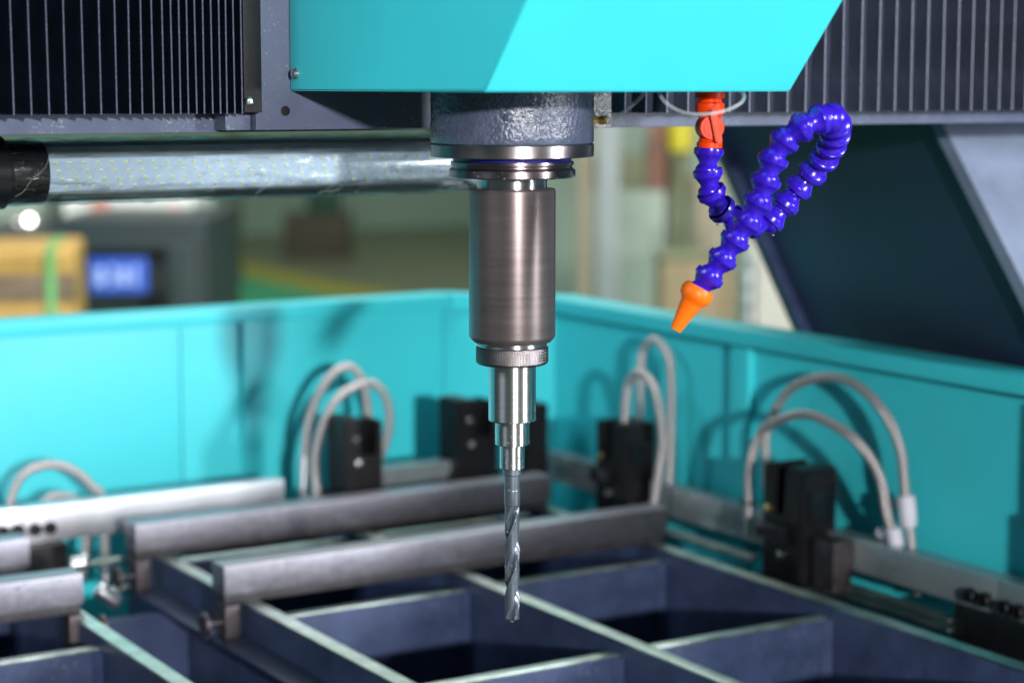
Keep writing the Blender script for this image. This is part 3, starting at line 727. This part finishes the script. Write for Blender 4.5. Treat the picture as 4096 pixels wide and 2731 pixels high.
obj('valve_lever', bm, 'orange_red', vb, True, 40)

o = tube('air_tube', 'nylon', None, [(.0585, -.0385, -.0243), (.0600, -.0460, -.0230), (.0575, -.0583, -.0197), (.0542, -.0797, -.0125), (.0546, -.0916, -.0047), (.0564, -.0928, .006)], .0014, 14)
tag(o, 'short translucent tube rising from the brass fitting to the cover', 'tube')
o = tube('air_tube', 'nylon', None, [(.0345, -.1360, .006), (.0345, -.138, -.0015), (.0321, -.1482, -.0095), (.0381, -.1577, -.0163), (.0466, -.1688, -.0186), (.0606, -.1773, -.0166), (.0738, -.1795, -.0113), (.081, -.1745, -.0060), (.086, -.162, -.001), (.088, -.155, .004)], .0014, 14)
tag(o, 'translucent tube sagging in front of the orange valve', 'tube')

# ---- work lamp wrapped in clear film
YL, ZL, RL_ = .338, -.0695, .0262
t = thing('work_lamp', 'tubular LED work lamp wrapped in clear film under the beam', 'lamp', (-.06, YL, ZL - RL_))
XL0, XL1 = -.2500, .1700
# LED board, tilted towards the tray
def on_board(x, v, off=0):          # v: across the board
    n = Vector((0, -.94, -.34)); w = Vector((0, -.34, .94))
    c = Vector((x, YL - .006, ZL - .003)); return c + w * v + n * off
bm = bmesh.new()
vs = [bm.verts.new(on_board(x, v, o)) for x in (XL0, XL1) for v, o in ((-.0150, 0), (.0150, 0), (.0150, -.002), (-.0150, -.002))]
for i in range(4): bm.faces.new((vs[i], vs[(i + 1) % 4], vs[4 + (i + 1) % 4], vs[4 + i]))
bm.faces.new(vs[:4]); bm.faces.new(vs[4:][::-1])
bd = obj('led_board', bm, 'led_board', t)
bm = bmesh.new(); bmesh.ops.create_cube(bm, size=1); bmesh.ops.scale(bm, verts=bm.verts, vec=(.0031, .0010, .0028))
led = None; rotx = math.atan2(-.34, .94)
for i in range(34):
    for j, v in enumerate((-.0105, -.0035, .0035, .0105)):
        x = XL0 + .0095 + i * .01215 + (.0035 * (3 - j) if j < 3 else 0) * 1
        p = on_board(x, v, .0005)
        if p.x > XL1 - .002: continue
        if led is None:
            bm2 = bm; bmesh.ops.bevel(bm2, geom=list(bm2.edges), offset=.0003, segments=1, affect='EDGES')
            me = bpy.data.meshes.new('led'); bm2.to_mesh(me); bm2.free(); me.materials.append(M['led_case']); me.materials.append(M['led'])
            for f in me.polygons:
                if f.normal.y < -.9: f.material_index = 1
            led = me
        o = bpy.data.objects.new('led', led); link(o, bd); o.location = p - ORG[bd.name]; o.rotation_euler = (-rotx, 0, 0)
# reflector half shell behind and above the board
bm = bmesh.new(); NR = 20; rows = []
for x in (XL0, XL1):
    rows.append([[bm.verts.new((x, YL + r * math.cos(a), ZL + r * math.sin(a))) for a in [R(112) - R(118) * i / NR for i in range(NR + 1)]] for r in (RL_ - .0030, RL_ - .0042)])
for r in (0, 1):
    for i in range(NR): bm.faces.new((rows[0][r][i], rows[0][r][i + 1], rows[1][r][i + 1], rows[1][r][i]))
obj('reflector', bm, 'reflector', t, True)
def tubeX(name, material, parent, r, x0, x1, wob, seg=48, nx=1):
    pts = [(x0 + (x1 - x0) * i / nx, YL, ZL) for i in range(nx + 1)]
    bm = bmesh.new(); uvl = bm.loops.layers.uv.new('UVMap'); rings = []
    for i, p in enumerate(pts):
        row = []
        for j in range(seg):
            a = 2 * math.pi * j / seg
            rr = r + (wob * (math.sin(i * .9 + j * .55) * .5 + math.sin(i * .37 - j * .8 + 1) * .6 + math.sin(i * 1.7 + j * .31)*.3) if wob else 0)
            row.append(bm.verts.new((p[0], p[1] + rr * math.cos(a), p[2] + rr * math.sin(a))))
        rings.append(row)
    for i in range(nx):
        for j in range(seg):
            f = bm.faces.new((rings[i][j], rings[i][(j + 1) % seg], rings[i + 1][(j + 1) % seg], rings[i + 1][j]))
            for lp, q in zip(f.loops, ((i, j), (i, j + 1), (i + 1, j + 1), (i + 1, j))): lp[uvl].uv = (pts[q[0]][0], q[1] / seg * .165)
    return obj(name, bm, material, parent, True)
def acrylic():
    mt, nt, b = nodes('clear_acrylic'); nt.nodes.remove(b); out = nt.nodes['Material Output']
    gl = nt.nodes.new('ShaderNodeBsdfGlossy'); gl.inputs['Roughness'].default_value = .10
    tr = nt.nodes.new('ShaderNodeBsdfTransparent'); tr.inputs['Color'].default_value = (.88, .97, .96, 1)
    lw = nt.nodes.new('ShaderNodeFresnel'); lw.inputs['IOR'].default_value = 1.4
    f2 = nt.nodes.new('ShaderNodeMath'); f2.operation = 'MULTIPLY'; f2.inputs[1].default_value = .9; nt.links.new(lw.outputs[0], f2.inputs[0])
    mx = nt.nodes.new('ShaderNodeMixShader'); nt.links.new(f2.outputs[0], mx.inputs[0]); nt.links.new(tr.outputs[0], mx.inputs[1]); nt.links.new(gl.outputs[0], mx.inputs[2])
    nt.links.new(mx.outputs[0], out.inputs['Surface']); return mt
M['acrylic'] = acrylic()
tubeX('acrylic_tube', 'acrylic', t, RL_ - .0012, XL0 - .02, XL1, 0, 64)
tubeX('film_wrap', 'film', t, RL_ + .0012, XL0 - .030, XL1 + .012, .0007, 72, 120)
for q in range(18):
    x0_ = XL0 - .03 + .44 * (q + random.uniform(-.4, .4)) / 18; a0_ = random.uniform(215, 245); a1_ = random.uniform(120, 190); dx_ = (a0_ - a1_) / 170 * random.uniform(.05, .10)
    rr_ = RL_ + .0014; pts = []
    for k_ in range(13):
        a_ = R(a0_ + (a1_ - a0_) * k_ / 12); xx_ = x0_ + dx_ * k_ / 12 + .0015 * math.sin(k_ * 1.3 + q)
        if xx_ < XL1 + .01: pts.append((xx_, YL + rr_ * math.cos(a_), ZL + rr_ * math.sin(a_)))
    if len(pts) > 4: tube('film_crease', 'crease', t, pts, random.uniform(.00018, .00032), 8, 3)
ec = turned('end_cap', 'black_gloss', t, [(-.075, .0300), (-.0335, .0300), (-.0325, .0292), (-.0320, .0262), (-.012, .0262), (-.0115, .0255), (0, .0255), (.0002, .0240), (-.010, .0240)], 64, (XL0, YL, ZL), (1, 0, 0))
box('lamp_bracket', 'steel_dark', t, .120, .140, YL - .012, YL + .012, ZL + RL_ + .003, -.0155, .001)
box('lamp_bracket', 'steel_dark', t, -.320, -.300, YL - .012, YL + .012, ZL + .0295, -.0155, .001)

# ---- water droplets clinging to the tool, hose and steel
def droplets(name, pts, label, parent=None):
    bm = bmesh.new()
    for p, n, r in pts:
        v = bmesh.ops.create_icosphere(bm, subdivisions=2, radius=r)['verts']
        n = Vector(n).normalized(); q = Vector((0, 0, 1)).rotation_difference(n)
        for w in v:
            w.co.z *= .6; w.co = q @ w.co + Vector(p) + n * r * .12
    o = obj(name, bm, 'water', parent, True)
    o['kind'] = 'stuff'
    if parent is None: o['label'] = label; o['category'] = 'water'
    return o
dp = []
def cyl_pt(z, r):
    a = math.atan2(-.8535, -.521) + random.uniform(-1.5, 1.5); n = (math.cos(a), math.sin(a), 0)
    return (n[0] * r, n[1] * r, z), n
for z0_, z1_, r, n in ((-.2495, -.2320, .0180, 22), (-.2505, -.2495, .0178, 14), (-.2680, -.2515, .0130, 18), (-.2870, -.2700, .0095, 18), (-.3030, -.2930, .0059, 5), (-.3155, -.3045, .0060, 4), (-.39, -.3170, .0058, 22), (-.066, -.0615, .0472, 22)):
    for _ in range(n):
        p, nn = cyl_pt(random.uniform(z0_, z1_), r); dp.append((p, nn, random.uniform(.0003, .0008)))
dp.append(((-.001, -.002, ZT + .0003), (0, 0, -1), .0010))
droplets('water_drops', dp, 'tiny water drops clinging to the drill and its holder')
for p, r in (((.1075, -.1115, -.0995), .0011), ((.1545, -.1175, -.1085), .0012), ((.1365, -.1120, -.1105), .0010), ((.1800, -.1300, -.0720), .0009), ((.0480, -.1462, -.1692), .0009)):
    dp.append((p, (0, 0, -1), r))
d2 = dp[-5:]; dp = dp[:-5]
dp = []
for _ in range(170):
    y = .628; dp.append(((random.uniform(.03, .60), y, random.uniform(-.5355, -.5)), (0, -1, 0), random.uniform(.0005, .0012)))
for _ in range(70):
    dp.append(((random.uniform(-.30, -.112), .660, random.uniform(-.531, -.495)), (0, -1, 0), random.uniform(.0005, .0013)))
for x in XS + [-.112]:
    for _ in range(60):
        dp.append(((x + random.uniform(-.008, .008), random.uniform(.05, .62), -.5405), (0, 0, 1), random.uniform(.0005, .0013)))
for i in range(60):
    dp.append(((random.choice([random.uniform(.07, .31), random.uniform(.33, .575)]), random.choice([.3052, .6052]), random.uniform(-.62, -.56)), (0, -1, 0), random.uniform(.0005, .0011)))
droplets('water_drops', d2, 'few water drops hanging from the blue hose and its nozzle')
droplets('water_drops', dp, 'water drops sprinkled over the steel bars and bed plates')

# ================================================================== hall behind
YAW = math.atan2(-.521, .8535)
def rbox(name, material, parent, c, w, d, z0, z1, bev=.01, yaw=None, off=(0, 0)):
    """box standing on its own yaw; c = plan position of the front-face centre"""
    bm = bmesh.new(); bx(bm, -w / 2 + off[0], w / 2 + off[0], off[1], d + off[1], z0, z1, bev)
    bmesh.ops.rotate(bm, verts=bm.verts, cent=(0, 0, 0), matrix=Matrix.Rotation(YAW if yaw is None else yaw, 3, 'Z'))
    bmesh.ops.translate(bm, verts=bm.verts, vec=(c[0], c[1], 0))
    return obj(name, bm, material, parent, True, 40)
c0 = (1.434, 4.982)
t = thing('dark_machine', 'blurred dark green machine with a blue sign behind the left wall', 'machine', (*c0, FZ))
rbox('body', 'bg_dark', t, c0, .505, .8, -1.10, -.428, off=(.124, 0))
rbox('side_body', 'bg_dark', t, c0, .30, .8, -1.10, -.472, off=(-.280, .002))
rbox('base', 'black', t, c0, .70, .7, FZ, -1.101)
rbox('ledge', 'bg_dark', t, c0, .66, .05, -.520, -.500, .004, off=(-.04, -.055))
rbox('side_box', 'bg_dark', t, c0, .10, .10, -.85, -.50, .01, off=(.315, -.11))
rbox('opening', 'black', t, c0, .16, .02, -.80, -.665, .004, off=(.25, -.021))
sg = rbox('sign', 'bg_blue', t, c0, .190, .010, -.660, -.545, .006, off=(.103, -.075))
for sx_, w_, a0_, a1_ in ((-.06, .030, -.635, -.575), (-.015, .012, -.640, -.565), (.02, .030, -.632, -.578), (.058, .012, -.640, -.568), (.0, .10, -.612, -.604)):
    rbox('sign_mark', 'bg_sign_white', sg, c0, w_, .003, a0_, a1_, .001, off=(.103 + sx_, -.0790 - (.0035 if w_ == .10 else 0)))
c0 = (1.62, 5.72)
t = thing('white_machine', 'blurred white machine top with a pink disc behind the left wall', 'machine', (*c0, FZ))
rbox('body', 'bg_white', t, (1.80, 5.60), .47, .5, FZ, -.33)
rbox('side_body', 'bg_cab', t, (1.36, 5.90), .42, .5, FZ, -.30)
dd = Vector((-FW.x, -FW.y, 0))
turned('disc', 'pink', t, [(0, .035), (.012, .033)], 24, Vector((1.672, 5.540, -.408)), dd)
turned('disc', 'pink', t, [(0, .030), (.012, .028)], 24, Vector((1.895, 5.404, -.442)), dd)
turned('lamp_lens', 'lamp_glow', t, [(0, .013), (.012, .012)], 24, Vector((1.426, 5.573, -.461)), dd)
turned('lamp_lens', 'lamp_glow_dim', t, [(0, .012), (.012, .011)], 24, Vector((1.392, 5.592, -.474)), dd)
c0 = (.84, 3.82)
YAW0 = YAW; YAW = YAW0 + R(9)
t = thing('yellow_crate', 'blurred yellow box with brown band and green strap at the left edge', 'crate', (*c0, FZ))
bm = bmesh.new(); bx(bm, -.20, .135, 0, .45, -1.0, -.418, .03, 4)
bmesh.ops.rotate(bm, verts=bm.verts, cent=(0, 0, 0), matrix=Matrix.Rotation(YAW, 3, 'Z')); bmesh.ops.translate(bm, verts=bm.verts, vec=(*c0, 0)); obj('box', bm, 'bg_yellow', t, True, 40)
rbox('stand', 'bg_dark', t, c0, .30, .4, FZ, -1.001)
rbox('band', 'bg_brown', t, c0, .325, .02, -.552, -.484, .004, off=(-.0285, -.006))
rbox('strap', 'bg_green', t, c0, .024, .03, -.99, -.419, .002, off=(.070, -.012))
rbox('strap', 'bg_green', t, c0, .024, .40, -.4175, -.4135, .001, off=(.070, .02))
YAW = YAW0
c0 = (6.653, 14.098)
t = thing('brown_box', 'blurred brown box standing on the far hall floor', 'box', (*c0, FZ))
rbox('body', 'bg_box', t, c0, .555, .4, FZ, -1.07, .02)
rbox('lid', 'bg_deepgreen', t, (6.706, 14.069), .267, .3, -1.069, -.84, .02)
tag(rbox('hall_post', 'bg_post', None, (5.24, 12.6), .11, .11, FZ, 1.5), 'blurred olive post on the far side of the green floor', 'post')
def bgbox(name, material, label, cat, c, w, d, za, zb):
    return tag(rbox(name, material, None, c, w, d, za, zb), label, cat)
bgbox('hall_column', 'bg_pale', 'blurred pale grey column just right of the spindle', 'column', (3.434, 4.933), .085, .1, FZ, 1.5)
bgbox('hall_column', 'bg_beige', 'blurred narrow beige column touching the spindle on its right', 'column', (3.634, 5.397), .058, .1, FZ, 1.5)
t = thing('storage_cabinet', 'blurred pale green cabinet between column and coolant hose', 'cabinet', (3.83, 5.28, FZ))
rbox('body', 'bg_cab', t, (3.83, 5.28), .19, .4, FZ, -.415)
rbox('top_shelf', 'bg_post', t, (3.95, 5.50), .42, .3, -.414, -.28)
rbox('screen', 'bg_deepgreen', t, (4.02, 5.45), .085, .04, -.279, -.19)
bgbox('wall_panel', 'bg_cab', 'blurred grey green panel far behind the coolant valve', 'panel', (4.75, 6.45), 1.15, .1, FZ, 1.2)
bgbox('red_board', 'bg_red', 'blurred dull red board beside the yellow tank', 'board', (4.0, 5.40), .085, .05, FZ + .0, -.08)
t = thing('yellow_tank', 'blurred bright yellow tank next to the orange valve', 'tank', (3.99, 5.19, FZ))
turned('tank', 'bg_bright_yellow', t, [(-.262, .030), (-.250, .052), (-.10, .054), (-.06, .04)], 32, (3.965, 5.20, 0), (0, 0, 1))
turned('stand', 'bg_post', t, [(FZ, .04), (-.263, .03)], 20, (3.965, 5.20, 0), (0, 0, 1))
bgbox('dark_box', 'bg_box', 'blurred dark box hanging beside the beige column', 'box', (3.966, 5.195), .078, .05, -.445, -.350)
bgbox('hall_column', 'bg_beige', 'blurred wide beige column behind the hose bend', 'column', (4.36, 5.54), .13, .1, FZ, -.36)
t = thing('tan_crate', 'blurred brown crate beyond the wall above the orange nozzle', 'crate', (3.124, 3.95, FZ))
rbox('box', 'bg_tan', t, (3.124, 3.95), .245, .3, FZ, -.565)
rbox('lid', 'bg_post', t, (3.124, 3.95), .255, .31, -.5645, -.545)
t = thing('steel_pipe', 'blurred shiny vertical pipe left of the gantry leg', 'pipe', (2.64, 3.075, FZ))
turned('pipe', 'alu_side', t, [(FZ, .020), (-.46, .020)], 24, (2.64, 3.075, 0), (0, 0, 1))
for z in (-.52, -.575, -.63): turned('coupling', 'chrome', t, [(z - .015, .024), (z, .0245), (z + .015, .024)], 24, (2.64, 3.075, 0), (0, 0, 1))
bgbox('pale_panel', 'bg_panel', 'blurred pale grey panel behind the slanted gantry leg', 'panel', (3.06, 3.403), .26, .1, FZ, -.37)
